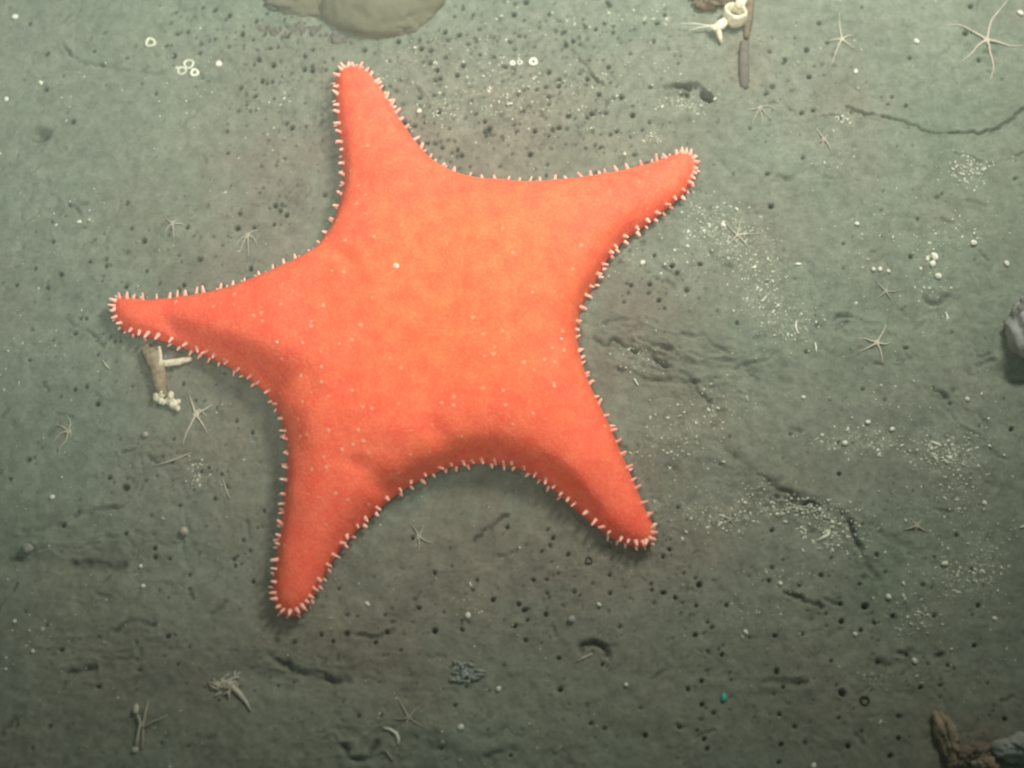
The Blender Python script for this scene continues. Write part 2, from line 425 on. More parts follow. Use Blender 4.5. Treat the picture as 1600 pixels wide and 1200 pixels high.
# patches of fine chalky dust
GR = [(1110,355,50,45,70,1),(1150,380,45,40,60,1),(1190,450,45,55,70,1),(1230,510,45,40,45,1),(1490,360,50,30,22,1),(1512,268,28,22,70,1.1),(1455,420,25,70,30,1),
(1350,350,40,50,14,.9),(1330,690,70,24,60,1),(1470,710,50,28,110,1.1),(1500,760,50,40,50,1),(1250,795,60,14,100,1.1),(1300,835,45,28,110,1.1),(1180,770,60,20,30,.8),
(1545,870,30,50,45,.9),(1500,900,60,30,80,1.1),(1430,960,40,30,45,1),(1050,690,70,45,55,.9),(1110,640,60,40,40,.9),(1140,810,50,24,55,1),(1060,800,60,40,30,.8),
(1230,910,50,25,25,.8),(1360,1060,80,16,30,.7),(1180,960,60,30,20,.8),(1400,640,90,60,30,.8),(690,170,50,30,28,.9),(780,160,60,50,35,.9),(560,260,60,30,0,.9),
(770,110,90,50,45,.9),(880,170,80,50,40,.9),(640,100,60,40,20,.9),(980,110,80,60,22,.9),(1030,25,40,15,14,1),(1070,160,32,16,40,.9),(1020,215,20,12,18,.8),(300,120,60,40,16,.9),(420,150,40,40,10,.8),(310,740,16,20,20,.9),(60,1000,40,40,16,.8),
(950,740,70,70,14,.8),(1000,560,30,30,24,.8),(730,940,25,20,12,.8),(1290,230,60,60,16,.8),(1320,185,14,8,20,1),(1300,440,150,90,26,.8),(1560,690,50,90,10,.8),(1440,820,100,30,30,.8),
(1030,410,50,20,16,.9),(900,30,80,20,18,.9),(100,340,60,60,8,.9),(60,560,60,50,10,.8),(800,1150,300,60,20,.7),(1500,1030,80,50,22,.8)]
chalk = np.zeros_like(Z)
for (cx, cy, sx, sy, n, sc) in GR:
    if n: gauss(cx, cy, sx * 1.05, sy * 1.05, min(.9, n * 14 / (sx * sy) + .15), chalk)
chalk = np.clip(chalk, 0, 1)
# burrow mouths
DENS = [(700,60,120,60,110),(900,90,110,80,110),(820,200,140,60,110),(640,190,60,60,35),(340,50,130,60,60),(440,110,90,70,45),(430,230,70,110,55),(160,520,130,90,60),
(220,380,130,50,35),(150,720,150,110,55),(900,930,190,80,80),(640,960,120,90,55),(1050,950,160,80,50),(1320,1010,200,120,50),(900,1110,220,90,45),
(1030,440,80,60,30),(1150,190,90,120,25),(1300,80,150,80,35),(350,820,90,110,45),(250,960,150,90,35),(560,1080,170,80,20),(1400,650,180,200,35),
(1450,300,150,200,22),(60,60,90,90,10),(1250,880,150,60,30),(1500,1080,130,90,25),(1180,1120,200,70,40),(340,600,50,90,12),(120,1090,150,80,22),(1000,820,60,60,20)]
PITS = [(95,23,5),(124,15,5),(46,37,6),(316,10,5),(243,145,5),(147,80,5),(198,90,4.5),(267,69,4.5),(311,81,6),(1168,61,6),(1203,79,5.5),(1228,93,6),(1207,57,5),
(1477,79,5.5),(1566,123,5.5),(1565,55,4),(1273,101,5),(1228,93,4.5),(1416,164,5),(990,45,5),(958,41,5),(858,22,5),(985,61,5),(852,70,5),(936,74,5),
(951,104,6),(1012,65,5),(1063,87,4),(1070,27,6),(911,217,6),(915,232,5),(832,205,6),(822,231,5),(790,44,6),(752,34,5),(739,23,5),(793,86,5),(874,145,5),
(825,165,5),(1014,449,6),(1012,464,5),(1028,476,6),(1037,489,5),(1076,494,5),(1057,430,6),(985,450,6),(974,477,5),(1119,491,5),(1150,509,5),(945,512,5),
(1092,914,7),(1115,907,5),(1018,922,5),(1035,926,5),(1055,934,6),(897,925,6),(855,927,5),(833,905,6),(854,905,5),(810,943,6),(852,957,5),(824,968,5),
(1071,984,5),(1112,981,5),(1299,871,5),(1363,791,5),(1370,867,6),(1344,769,4),(1580,671,6),(1296,626,5),(1382,626,5),(1255,949,0),(1352,947,8),
(1315,971,6),(1367,972,6),(1399,966,6),(1311,935,5),(1372,1034,5),(1391,1037,4),(1213,1051,6),(1316,1083,9),(1405,1120,8),(1363,1078,5),(1309,1110,5),
(1242,1135,6),(1218,1116,5),(1325,1166,6),(1390,1182,6),(1403,1155,6),(1552,1104,6),(1584,1153,7),(1063,959,5),(1008,1200-50,6),(541,990,7),(648,936,6),(679,985,7),
(433,1002,7),(520,1002,5),(526,1030,6),(770,936,6),(611,951,6),(612,971,5),(197,763,8),(172,748,6),(160,742,6),(43,721,5),(240,840-5,4),(264,872,5),
(365,873,5),(390,860,6),(152,631,6),(56,421,5),(27,447,5),(160,440,5),(205,357,6),(163,366,4),(144,379,6),(304,371,5),(249,444,4),(1335,1120-35,0),
(855,258,5),(668,247,0),(731,160,5),(640,205,4),(572,196-10,0),(1105,1200-30,6),(1075,1077,6),(917,1103,7),(875,1078,6),(873,1028,6),(821,1000,6),(880,1127,6)]
# folded, slumped mud beside the animal and in a few other places
for (px, py, rx, ry, rot, amp, sx, sy) in [(1055,560,135,48,-.28,11,60,17),(1240,785,140,26,-.42,8,50,15),(700,180,90,60,.2,3.5,40,16),(1130,600,80,40,.1,5,40,14),
        (130,860,150,45,.06,6,70,20),(470,1045,130,40,-.15,6,60,18),(1330,510,70,30,.1,6,50,14),(160,1030,120,50,.1,5,60,18),(1500,670,80,50,-.8,5,50,15),(560,1150,160,50,0,5,60,18),(330,740,120,60,.2,4,40,15),(900,900,200,60,.1,2.5,50,18),(1330,180,200,40,-.1,3,60,18)]:
    cx, cy = unproj(px, py); w_ = win(cx, cy, 2.6 * max(rx, ry))
    dx, dy = X[w_] - cx, Y[w_] - cy; c, s_ = math.cos(rot), math.sin(rot); a, b = c * dx + s_ * dy, -s_ * dx + c * dy
    m_ = np.exp(-(a / rx) ** 2 - (b / ry) ** 2)
    wa = a + 16 * fbm(X[w_], Y[w_], 50, 3, 5); wb = b + 14 * fbm(X[w_], Y[w_], 45, 3, 12)
    rd_ = 1 - np.abs(fbm(wa / sx, wb / sy, 1.0, 3, 14, .45)) * 3
    Z[w_] += m_ * amp * .55 * (np.clip(rd_, -1, 1) ** 3 - .3)
pts = [(a, b, r_ * .6) for a, b, r_ in PITS if r_ > 0]
for cx, cy, sx, sy, n in DENS:
    for k in range(int(n * (2.3 if cy < 500 else 1.8))):
        pts.append((rng.gauss(cx, sx * .75), rng.gauss(cy, sy * .75), (1.25 if cy < 500 else 1.0) * rng.choice([1.1, 1.2, 1.3, 1.4, 1.5, 1.7, 1.9, 2.2, 2.6, 3.3])))
for k in range(420):
    pts.append((rng.uniform(-20, 1620), rng.uniform(-20, 1220), rng.choice([1.1, 1.3, 1.6, 2.2])))
for a, b, r_ in pts:
    cx, cy = unproj(a, b); w_ = win(cx, cy, r_ * 3 + 4)
    if X[w_].size == 0: continue
    an = rng.uniform(0, 3.14); el = rng.uniform(.75, 1.0) if rng.random() < .8 else rng.uniform(.5, .7)
    dx, dy = X[w_] - cx, Y[w_] - cy
    d = np.sqrt((math.cos(an) * dx + math.sin(an) * dy) ** 2 + ((-math.sin(an) * dx + math.cos(an) * dy) / el) ** 2) / r_
    st = rng.choice([.3, .55, .8, 1.0, 1.0])
    Z[w_] += -st * 2.1 * r_ * np.exp(-d ** 4 * .8) + .25 * r_ * rng.choice([0, 0, 1]) * np.exp(-((d - 1.8) / .5) ** 2)
    recess_shade[w_] = np.maximum(recess_shade[w_], st * .95 * np.exp(-(d / 1.0) ** 4))

# keep the bed level under the animal
ex, ey = EDGE[:, 0], EDGE[:, 1]
sel = (X > ex.min() - 70) & (X < ex.max() + 70) & (Y > ey.min() - 70) & (Y < ey.max() + 70)
jj, ii = np.where(sel); sl = (slice(jj.min(), jj.max() + 1), slice(ii.min(), ii.max() + 1))
ins = inside(X[sl], Y[sl], EDGE)
ds = dist_poly(X[sl], Y[sl], EDGE[::4]); ds = np.where(ins, -ds, ds)
k = np.clip((ds + 6) / 40, 0, 1); k = k * k * (3 - 2 * k)
big = 9 * fbm(X[sl], Y[sl], 420, 3, 0) + 4.0 * fbm(X[sl], Y[sl], 120, 3, 3)
Z[sl] += np.clip(2.5 + 5 * fbm(X[sl], Y[sl], 22, 3, 13), 0, 5) * np.exp(-((ds - 10) / 6) ** 2)
Z[sl] = np.where(ins & (ds < -8), -2.0, Z[sl] - big * (1 - k))

# silt colour: brownish patches near and below the animal, greener elsewhere
def tpatch(px, py, rx, ry, a): gauss(px, py, rx, ry, a, tone)
for t in [(820,180,300,150,.8),(640,200,120,160,.5),(430,300,150,190,.85),(750,240,260,90,.5),(300,420,130,70,.5),(1010,470,150,150,.8),(1040,700,220,150,.55),(860,820,260,120,.75),(500,1000,300,160,.4),
          (330,700,160,120,.7),(640,860,200,80,.6),(700,1000,300,90,.35),(430,1000,90,60,.5),(900,880,200,60,.5),(1310,160,70,60,.6),(1210,380,60,70,.5),
          (1300,740,150,70,.5),(300,1000,220,120,.25),(1480,760,120,60,.3),(540,90,120,50,.35),(1170,100,50,70,.45),(1520,1160,110,60,.8),(240,590,50,50,.6),(1560,30,80,30,.3)]:
    tpatch(*t)
for t in [(350,1110,330,110,.22),(900,1120,330,120,.3),(1350,1060,260,140,.25),(80,1000,160,160,.2)]: tpatch(*t)
tone = np.clip(tone * (.85 + .5 * fbm(X, Y, 90, 3, 11)) + .40 * fbm(X, Y, 150, 4, 6) - .02, 0, 1)

def grid_height(x, y):
    i = np.clip(np.searchsorted(GX, x) - 1, 0, len(GX) - 2); j = np.clip(np.searchsorted(GY, y) - 1, 0, len(GY) - 2)
    u = (x - GX[i]) / (GX[i + 1] - GX[i]); v = (y - GY[j]) / (GY[j + 1] - GY[j])
    return float((Z[j, i] * (1 - u) + Z[j, i + 1] * u) * (1 - v) + (Z[j + 1, i] * (1 - u) + Z[j + 1, i + 1] * u) * v)
ny, nx = X.shape
me = bpy.data.meshes.new('sea_bed')
me.vertices.add(nx * ny)
me.vertices.foreach_set('co', (np.stack([X, Y, Z], -1).reshape(-1) * S).astype(np.float32))
idx = np.arange(nx * ny).reshape(ny, nx)
quads = np.stack([idx[:-1, :-1], idx[:-1, 1:], idx[1:, 1:], idx[1:, :-1]], -1).reshape(-1)
nq = len(quads) // 4
me.loops.add(nq * 4); me.loops.foreach_set('vertex_index', quads.astype(np.int32))
me.polygons.add(nq); me.polygons.foreach_set('loop_start', np.arange(0, nq * 4, 4, dtype=np.int32))
me.polygons.foreach_set('use_smooth', np.ones(nq, bool))
me.update(calc_edges=True)
for nm, A in (('tone', tone), ('recess_shade', recess_shade), ('chalk', chalk)):
    at = me.attributes.new(nm, 'FLOAT', 'POINT'); at.data.foreach_set('value', A.reshape(-1).astype(np.float32))
me.materials.append(M['mud'])
tag(link(bpy.data.objects.new('sea_bed', me)), kind='structure')

def G(px, py, lift=0.0):
    """photo pixel -> point lying on the sea bed"""
    x, y = unproj(px, py)
    z = grid_height(x, y)
    x, y = unproj(px, py, z)
    return Vector((x, y, grid_height(x, y) + lift))

# ------------------------------------------------------------------ the sea star
nE = len(EDGE)
hx = 4.6; rows = []
yy = ey.min(); r_i = 0
while yy < ey.max():
    xs = np.arange(ex.min() + (hx / 2 if r_i % 2 else 0), ex.max(), hx)
    rows.append(np.stack([xs, np.full_like(xs, yy)], 1)); yy += hx * .866; r_i += 1
C = np.vstack(rows); C += nrs.uniform(-.25, .25, C.shape)
C = C[inside(C[:, 0], C[:, 1], EDGE)]
C = C[dist_poly(C[:, 0], C[:, 1], EDGE) > 2.6]
allp = np.vstack([EDGE, C])
vo, _, fo, _, _, _ = geometry.delaunay_2d_cdt([Vector(p) for p in allp.tolist()], [(i, (i + 1) % nE) for i in range(nE)], [], 1, 1e-6)
P2 = np.array([tuple(v) for v in vo]); F = np.array([f for f in fo if len(f) == 3])
order = np.arange(len(P2)); nV = len(P2)
assert np.allclose(P2[:nE], EDGE, atol=1e-3)
a_, b_, c_ = P2[F[:, 0]], P2[F[:, 1]], P2[F[:, 2]]
ar = (b_[:, 0] - a_[:, 0]) * (c_[:, 1] - a_[:, 1]) - (b_[:, 1] - a_[:, 1]) * (c_[:, 0] - a_[:, 0])
F[ar < 0] = F[ar < 0][:, ::-1]
cen = P2[F].mean(1); F = F[inside(cen[:, 0], cen[:, 1], EDGE) & (np.abs(ar) > 1e-6)]
E = np.vstack([F[:, [0, 1]], F[:, [1, 2]], F[:, [2, 0]]]); E = np.unique(np.sort(E, 1), axis=0)
deg = np.bincount(E.reshape(-1), minlength=nV).astype(float)
free = np.ones(nV); free[:nE] = 0
def lap(u):
    s = np.bincount(E[:, 0], u[E[:, 1]], nV) + np.bincount(E[:, 1], u[E[:, 0]], nV)
    return (deg * u - s) * free
# conjugate gradients: membrane blown up from the margin
u = np.zeros(nV); rhs = np.full(nV, 6 * hx * hx / 4.0) * free
r_ = rhs - lap(u); p_ = r_.copy(); rr = r_ @ r_
for it in range(900):
    Ap = lap(p_); al = rr / (p_ @ Ap + 1e-12); u += al * p_; r_ -= al * Ap; rn = r_ @ r_
    if rn < 1e-6 * nV: break
    p_ = r_ + rn / rr * p_; rr = rn
q = np.sqrt(np.maximum(u, 0))
H = .78 * q
H = 96 * (1 - np.exp(-H * 1.15 / 76.0))
# folds and dents of the slack body wall: photo polylines, width, depth
def proj_z(x, y, z):  # working point -> photo pixel
    cy, cz = -CAM_D * math.sin(TILT), CAM_D * math.cos(TILT)
    dy, dz = y - cy, z - cz
    b = dy * math.cos(TILT) + dz * math.sin(TILT); c = -dy * math.sin(TILT) + dz * math.cos(TILT)
    return 800 + x / -c * CAM_D, 600 - b / -c * CAM_D
DENT = [([(498,398),(525,404),(550,425),(562,450)],9,11),([(668,640),(684,675),(700,705)],13,12),([(540,590),(520,560),(500,545)],24,8),([(240,500),(262,508),(300,527),(340,545),(385,566),(430,588)],10,20),([(375,566),(415,585),(450,590),(470,602)],19,44),([(445,610),(452,640),(462,680),(470,735)],15,14),
([(560,742),(600,752),(640,748),(675,728),(700,712)],13,18),([(685,706),(730,702),(775,701),(808,706)],12,20),([(825,715),(850,728),(880,752),(915,785),(950,818)],8,17),
([(600,775),(575,792),(545,830),(515,870),(495,905)],11,9),([(1010,345),(970,368),(945,398)],10,5),([(575,300),(560,280),(552,240)],12,3),
([(520,545),(600,520),(680,560)],26,4),([(640,600),(700,620)],22,3),([(480,420),(520,455)],20,4),([(535,728),(560,735),(590,742)],7,10)]
for pl, wd, dp in DENT:
    Pd = catmull([unproj(x, y + (5 if wd > 11 else 0), 58 if wd > 11 else 40) for x, y in pl], 4, False)
    d = dist_poly(P2[:, 0], P2[:, 1], Pd, False)
    e0 = np.minimum(np.hypot(P2[:, 0] - Pd[0, 0], P2[:, 1] - Pd[0, 1]), np.hypot(P2[:, 0] - Pd[-1, 0], P2[:, 1] - Pd[-1, 1]))
    tp = np.clip(e0 / (2.2 * wd + 14), 0, 1); tp = .15 + .85 * tp * tp * (3 - 2 * tp)
    H -= (.66 if wd > 14 else .85) * dp * tp * np.exp(-(d / (wd * 1.12)) ** 2) * np.clip(H / 24.0, 0, 1)
for (bx, by, br, ba) in [(615,680,52,13),(420,520,60,9),(560,470,60,5),(800,640,60,7),(520,560,40,5),(900,720,40,5),(500,760,45,5)]:
    x0, y0 = unproj(bx, by, 60); H += ba * np.exp(-((P2[:, 0] - x0) ** 2 + (P2[:, 1] - y0) ** 2) / br ** 2) * np.clip(H / 24, 0, 1)
H = np.maximum(H, 0)
H += (3.0 * fbm(P2[:, 0], P2[:, 1], 70, 3, 1) + 1.0 * fbm(P2[:, 0], P2[:, 1], 20, 3, 4)) * np.clip(H / 12, 0, 1)
for _ in range(5):   # relax
    s = np.bincount(E[:, 0], H[E[:, 1]], nV) + np.bincount(E[:, 1], H[E[:, 0]], nV)
    H = np.where(free > 0, .5 * H + .5 * s / deg, H)
Zs = RIM + H
nrm = np.roll(EDGE, 1, 0) - np.roll(EDGE, -1, 0); nrm = np.stack([-nrm[:, 1], nrm[:, 0]], 1)
nrm /= np.linalg.norm(nrm, axis=1)[:, None]
if not inside(EDGE[:1, 0] + nrm[:1, 0] * -3, EDGE[:1, 1] + nrm[:1, 1] * -3, EDGE)[0]: nrm = -nrm
V = np.column_stack([P2, Zs])
ring1 = np.column_stack([EDGE + nrm * 1.0, np.full(nE, 11.0)])
ring2 = np.column_stack([EDGE - nrm * 3.0, np.full(nE, 2.0)])
ring3 = np.column_stack([EDGE - nrm * 9.0, np.full(nE, -3.5)])
V = np.vstack([V, ring1, ring2, ring3])
faces = F.tolist()
wind = 1 if ((EDGE[:, 0] * np.roll(EDGE[:, 1], -1) - np.roll(EDGE[:, 0], -1) * EDGE[:, 1]).sum() > 0) else -1
def ring(i0, i1):
    for i in range(nE):
        j = (i + 1) % nE
        f = (i0 + i, i1 + i, i1 + j, i0 + j)
        faces.append(f if wind > 0 else f[::-1])
ring(0, nV); ring(nV, nV + nE); ring(nV + nE, nV + 2 * nE)
cap = [nV + 2 * nE + i for i in range(nE)]
faces.append(tuple(cap[::-1] if wind > 0 else cap))
c0 = unproj(700, 500)
STAR = empty('sea_star', (c0[0], c0[1], 0), 'large bright orange five-armed sea star with pale spines round its edge, spread on the mud', 'sea star')
body = mesh_np('body', V, faces, M['star'], STAR)
bm_ = body.data
disc = np.zeros(len(V)); disc[:nV] = np.clip(q / q.max(), 0, 1)
cx, cy = unproj(780, 460, 60); far = np.hypot(V[:, 0] - cx, V[:, 1] - cy)
disc = np.clip(.55 * disc + .65 * np.exp(-(far / 260) ** 2), 0, 1)
tub = np.full(len(V), .05)
for (px, py, rx, ry, a) in [(560,330,50,90,.5),(450,500,130,60,.30),(520,640,80,110,.55),(540,720,90,60,.4),(830,600,120,110,.28),(700,640,150,60,.25),(470,800,40,120,.2)]:
    x0, y0 = unproj(px, py, 50); tub += a * np.exp(-((V[:, 0] - x0) / rx) ** 2 - ((V[:, 1] - y0) / ry) ** 2)
for nm, A in (('disc', disc), ('tubercles', tub)):
    at = bm_.attributes.new(nm, 'FLOAT', 'POINT'); at.data.foreach_set('value', A.astype(np.float32))

# spines: an upper and a lower row round the margin
tipsW = [unproj(x, y, RIM) for x, y in ((548,104),(1082,245),(1018,846),(452,955),(180,482))]
seg = np.linalg.norm(np.roll(EDGE, -1, 0) - EDGE, axis=1); L = np.concatenate([[0], np.cumsum(seg)]); tot = L[-1]
def at_len(s):
    s = s % tot; i = int(np.searchsorted(L, s, side='right') - 1) % nE; t = (s - L[i]) / seg[i]; j = (i + 1) % nE
    p = EDGE[i] * (1 - t) + EDGE[j] * t; n = nrm[i] * (1 - t) + nrm[j] * t
    return p, n / np.linalg.norm(n)
spines = []
for row in (0, 1):
    s = 4.0 if row == 0 else 15.0
    while s < tot - 8:
        p, n = at_len(s)
        dt = min(math.hypot(p[0] - a, p[1] - b) for a, b in tipsW)
        near = math.exp(-(dt / 45) ** 2)
        if not (row == 1 and rng.random() < .18):
            tdir = Vector((-n[1], n[0], 0)); out = Vector((n[0], n[1], 0))
            el = R(rng.uniform(22, 46)) if row == 0 else R(rng.uniform(-8, 12))
            d = (out * math.cos(el) + Vector((0, 0, math.sin(el))) + tdir * rng.gauss(0, .24)).normalized()
            ln = (rng.uniform(8.5, 13.5) if row == 0 else rng.uniform(7, 10.5)) * (1 - .22 * near)
            base = Vector((p[0], p[1], RIM + 6.0)) - out * 4.0 if row == 0 else Vector((p[0], p[1], 11.0)) - out * 1.0
            spines.append((ln + (3 if row == 0 else 0), base, d, ln, rng.uniform(1.7, 2.7)))
        s += (rng.uniform(12, 26) if row == 0 else rng.uniform(13, 28)) * (1 - .52 * near)
spines.sort(key=lambda a: -a[0])
rest = MB()
for k, (_, base, d, ln, rd) in enumerate(spines):
    mb = rest if k >= 100 else MB()
    mb.tube([base - d * 2, base + d * ln * .35, base + d * ln * .75, base + d * ln], [rd * 1.8, rd * 1.2, rd * .98, rd * .68], 7)
    if k < 100: mb.build('spine', M['spine'], STAR)
tag(rest.build('spines', M['spine'], STAR), kind='stuff')
print('spines', len(spines), 'pits', len(pts), 'verts', nx * ny, nV)

# pale grains lying on the animal's back
from mathutils.bvhtree import BVHTree
bt = BVHTree.FromPolygons([tuple(v) for v in V[:nV].tolist()], F.tolist())
def on_star(px, py):
    o = Vector((0, -CAM_D * math.sin(TILT), CAM_D * math.cos(TILT)))
    x, y = unproj(px, py); h, *_ = bt.ray_cast(o, (Vector((x, y, 0)) - o).normalized()); return h
for (px, py, r0, mk, lab) in [(877,530,2.6,'shell','bright white grain resting near the right margin of the orange sea star'),
        (433,535,2.4,'shell','pinkish white grain on the sea star, near the root of the arm over the twig')]:
    h = on_star(px, py); mb = MB(); mb.blob((h.x, h.y, h.z + r0 * .3), (r0, r0 * .9, r0 * .8), 8, 5, .12, rng)
    tag(mb.build('sand_grain', M[mk]), lab, 'grain')

h = on_star(619, 415); mb = MB(); mb.blob((h.x, h.y, h.z - .6), (5.2, 4.6, 2.4), 16, 8, .12, rng)
mb.build('madreporite', M['lime'], STAR)

# ------------------------------------------------------------------ brittle stars
def brittle(c, arms, rd, label, mk='brittle', disc_r=5.0):
    P0 = G(*c)
    t = empty('brittle_star', P0, label, 'brittle star', 'small pale brittle stars scattered on the mud')
    mb = MB(); mb.blob((P0.x, P0.y, P0.z + 1.2), (disc_r, disc_r, 2.6), 10, 6, .10, rng); mb.build('disc', M[mk], t)
    for a in arms:
        pl = catmull([c] + list(a), 5, False)
        n = len(pl); ps = []; rs = []
        for i, (x, y) in enumerate(pl):
            f = i / (n - 1); ps.append(G(x, y, 1.6 * (1 - f) + .7)); rs.append(rd * (1 - .72 * f))
        mb = MB(); mb.tube(ps, rs, 7, .8); mb.build('arm', M[mk], t)
B = [((1542,63),[[(1548,35),(1560,18),(1575,0)],[(1520,50),(1500,40),(1480,40)],[(1528,72),(1516,86),(1503,95)],[(1546,80),(1552,105),(1547,126)],[(1558,66),(1578,72),(1598,72)]],2.3,'largest pale brittle star, long slender arms spread on smooth green mud in the top corner','brittle',6),
 ((1315,62),[[(1312,42),(1311,20)],[(1303,63),(1292,66)],[(1308,76),(1300,100)],[(1326,70),(1336,76)],[(1324,57),(1334,56)]],1.7,'pale brittle star, one long arm straight up, short curled others, above the long crack','brittle',4.5),
 ((1287,218),[[(1294,226),(1301,240)],[(1280,208),(1276,200)],[(1294,210)],[(1276,224)],[(1284,232)]],1.7,'faint stubby brittle star half buried just below the short wavy crack','brittle_dim',4),
 ((1370,536),[[(1380,518),(1384,508)],[(1385,538),(1392,534)],[(1376,550),(1379,568)],[(1352,530),(1342,530)],[(1354,545),(1342,550)]],1.9,'pale brittle star with fanned arms just below the arched ridge shadow','brittle',5),
 ((306,648),[[(300,630),(296,618)],[(320,640),(332,632)],[(316,662),(324,676)],[(298,664),(290,680),(286,694)],[(312,640),(322,650)]],2.1,'pale brittle star beside the white-tipped coral twig under the sea star arm','brittle',6),
 ((107,674),[[(96,666),(86,664)],[(94,678),(84,690)],[(110,660),(103,648)],[(104,688),(94,700),(92,714)],[(112,680),(106,686)]],1.9,'brittle star with arms curled to one side, left of the coral twig','brittle_dim',5),
 ((270,350),[[(262,356),(258,364)],[(271,360),(272,373)],[(282,350),(292,352)],[(262,344),(257,338)],[(276,344)]],1.8,'faint pinkish brittle star alone above the sea star arm that points left','brittle_dim',4.5),
 ((387,368),[[(376,374),(368,384)],[(380,380),(374,398)],[(388,384),(389,402)],[(396,372),(402,384)],[(394,362),(402,360)]],1.6,'brittle star with drooping arms close to the notch between the upper and left arms','brittle_dim',5),
 ((1432,822),[[(1424,812)],[(1440,812)],[(1442,828),(1450,832)],[(1430,834)],[(1420,826),(1412,828)]],2.0,'tiny stubby brittle star among scattered white grit, right of the diagonal grit ridge','brittle_dim',4.5),
 ((638,1121),[[(630,1106),(620,1088)],[(648,1110),(658,1102)],[(650,1130),(664,1137)],[(626,1124),(614,1122)],[(634,1136),(630,1150)]],1.7,'thin-armed brittle star on dark mud just above the curved white shell piece','brittle_dim',4.5),
 ((1188,168),[[(1172,172),(1162,166)],[(1190,184),(1190,198)],[(1202,166),(1212,172)],[(1180,182),(1175,194)],[(1196,178),(1206,188)]],1.4,'thin pale brittle star below the lower end of the grey shadow streak','brittle_dim',3.5),
 ((654,838),[[(648,826),(640,818)],[(660,828),(661,820)],[(666,846),(678,850)],[(646,848)],[(655,852),(654,862)]],1.6,'faint thin brittle star in the notch between the two lower arms','brittle_dim',4),
 ((1152,368),[[(1140,356),(1134,344)],[(1156,350),(1160,340)],[(1172,366),(1192,366)],[(1164,380),(1172,392)],[(1142,378),(1132,384)]],1.3,'thin spiky brittle star in the bright grit beside the tip of the upper right arm','brittle',3.5),
 ((1384,456),[[(1374,446),(1368,438)],[(1388,442)],[(1398,456),(1406,452)],[(1392,468)],[(1374,464),(1366,470)]],1.3,'small spiky brittle star in open mud above the arched ridge shadow','brittle_dim',3.5),
 ((1140,812),[[(1126,806)],[(1140,798)],[(1156,808)],[(1150,824)],[(1130,824)]],1.3,'small spiky brittle star in grit to the right of the lower right arm tip','brittle_dim',3.5)]
for (c, arms, rd, lab, mk, dr) in B: brittle(c, arms, rd, lab, mk, dr)

# ------------------------------------------------------------------ lime tube with ring opening (top edge)
c = G(1147, 33)
t = empty('lime_tube', c, 'cream lime tube with a round open mouth at the top edge of the picture', 'worm tube')
mb = MB()
n = 28; segs = 10; V_ = []; F_ = []
ax = Vector((.05, .35, .93)).normalized(); e1 = ax.cross(Vector((1, 0, 0))).normalized(); e2 = ax.cross(e1)
for i in range(n):
    an = 2 * math.pi * i / n
    rr_ = 19.0 + 1.6 * math.sin(2 * an + .5) + rng.uniform(-.8, .8)
    for (ro, zo) in ((1.0, 2), (1.10, 10), (1.08, 20), (1.0, 25), (.86, 25.5), (.76, 20), (.70, 8), (.6, -2)):
        q_ = c + (e1 * math.cos(an) * .95 + e2 * math.sin(an)) * rr_ * (ro + rng.uniform(-.02, .02)) + ax * zo
        V_.append(q_)
m8 = 8
for i in range(n):
    j = (i + 1) % n
    for k in range(m8 - 1): F_.append((i * m8 + k, j * m8 + k, j * m8 + k + 1, i * m8 + k + 1))
mb.add(V_, F_); mb.build('mouth_ring', M['lime'], t)
mb = MB(); mb.blob((c.x, c.y, c.z + 4), (14, 14, 3), 14, 5, .05, rng); mb.build('inner_plug', M['olive'], t)
mb = MB(); mb.tube([G(1152, 20, 18), G(1157, 10, 20), G(1161, -6, 19), G(1166, -30, 14), G(1170, -60, 6)], [8, 10, 10, 9, 7], 12, .9, .18, rng); mb.build('stem', M['lime'], t)
mb = MB(); mb.tube([G(1133, 38, 12), G(1125, 45, 12), G(1116, 50, 12), G(1108, 46, 11)], [7, 9, 6.5, 2.5], 10, .9, .25, rng)
mb.tube([G(1120, 50, 10), G(1124, 60, 8), G(1127, 68, 5)], [6, 4.5, 2], 8, .9, .2, rng); lobe = mb.build('side_lobe', M['lime'], t)
for e_, zz in ((((1086, 43), (1062, 42)), 13), (((1090, 48), (1076, 52)), 10)):
    mb = MB(); mb.tube([G(1110, 46, 11)] + [G(*p, zz - 2 * i) for i, p in enumerate(e_)], [1.3, .9, .5], 6); mb.build('bristle', M['shell'], t)
mb = MB(); c = G(1112, 2); mb.blob((c.x, c.y + 8, c.z + 4), (36, 22, 18), 44, 24, .22, rng, -.1, rough=.5)
tag(mb.build('brown_sponge', M['brown']), 'dark brown crusty lump behind the cream lime tube at the top edge', 'sponge')
mb = MB(); mb.tube([G(1170, 5, 6), G(1168, 35, 6), G(1166, 60, 3)], [9, 8, 5], 10, .8, .2, rng)  # shadow beside the lime tube, built as a dark rod
tag(mb.build('tube_shadow', M['brown']), 'short dark brown shadow, built as a rod, hugging the right side of the cream lime tube', 'stalk')
mb = MB(); mb.tube([G(1163, 66, 1), G(1162, 90, 2), G(1162, 115, 2), G(1163, 136, -1)], [8, 8.5, 8.5, 8], 12, .55, .06, rng)  # streak of shadow on the mud, modelled as a darker half-sunk solid
tag(mb.build('shadow_streak', M['shadow_and_crust']), 'smooth grey-brown shadow streak, built as a low rod, straight below the cream lime tube', 'worm tube')

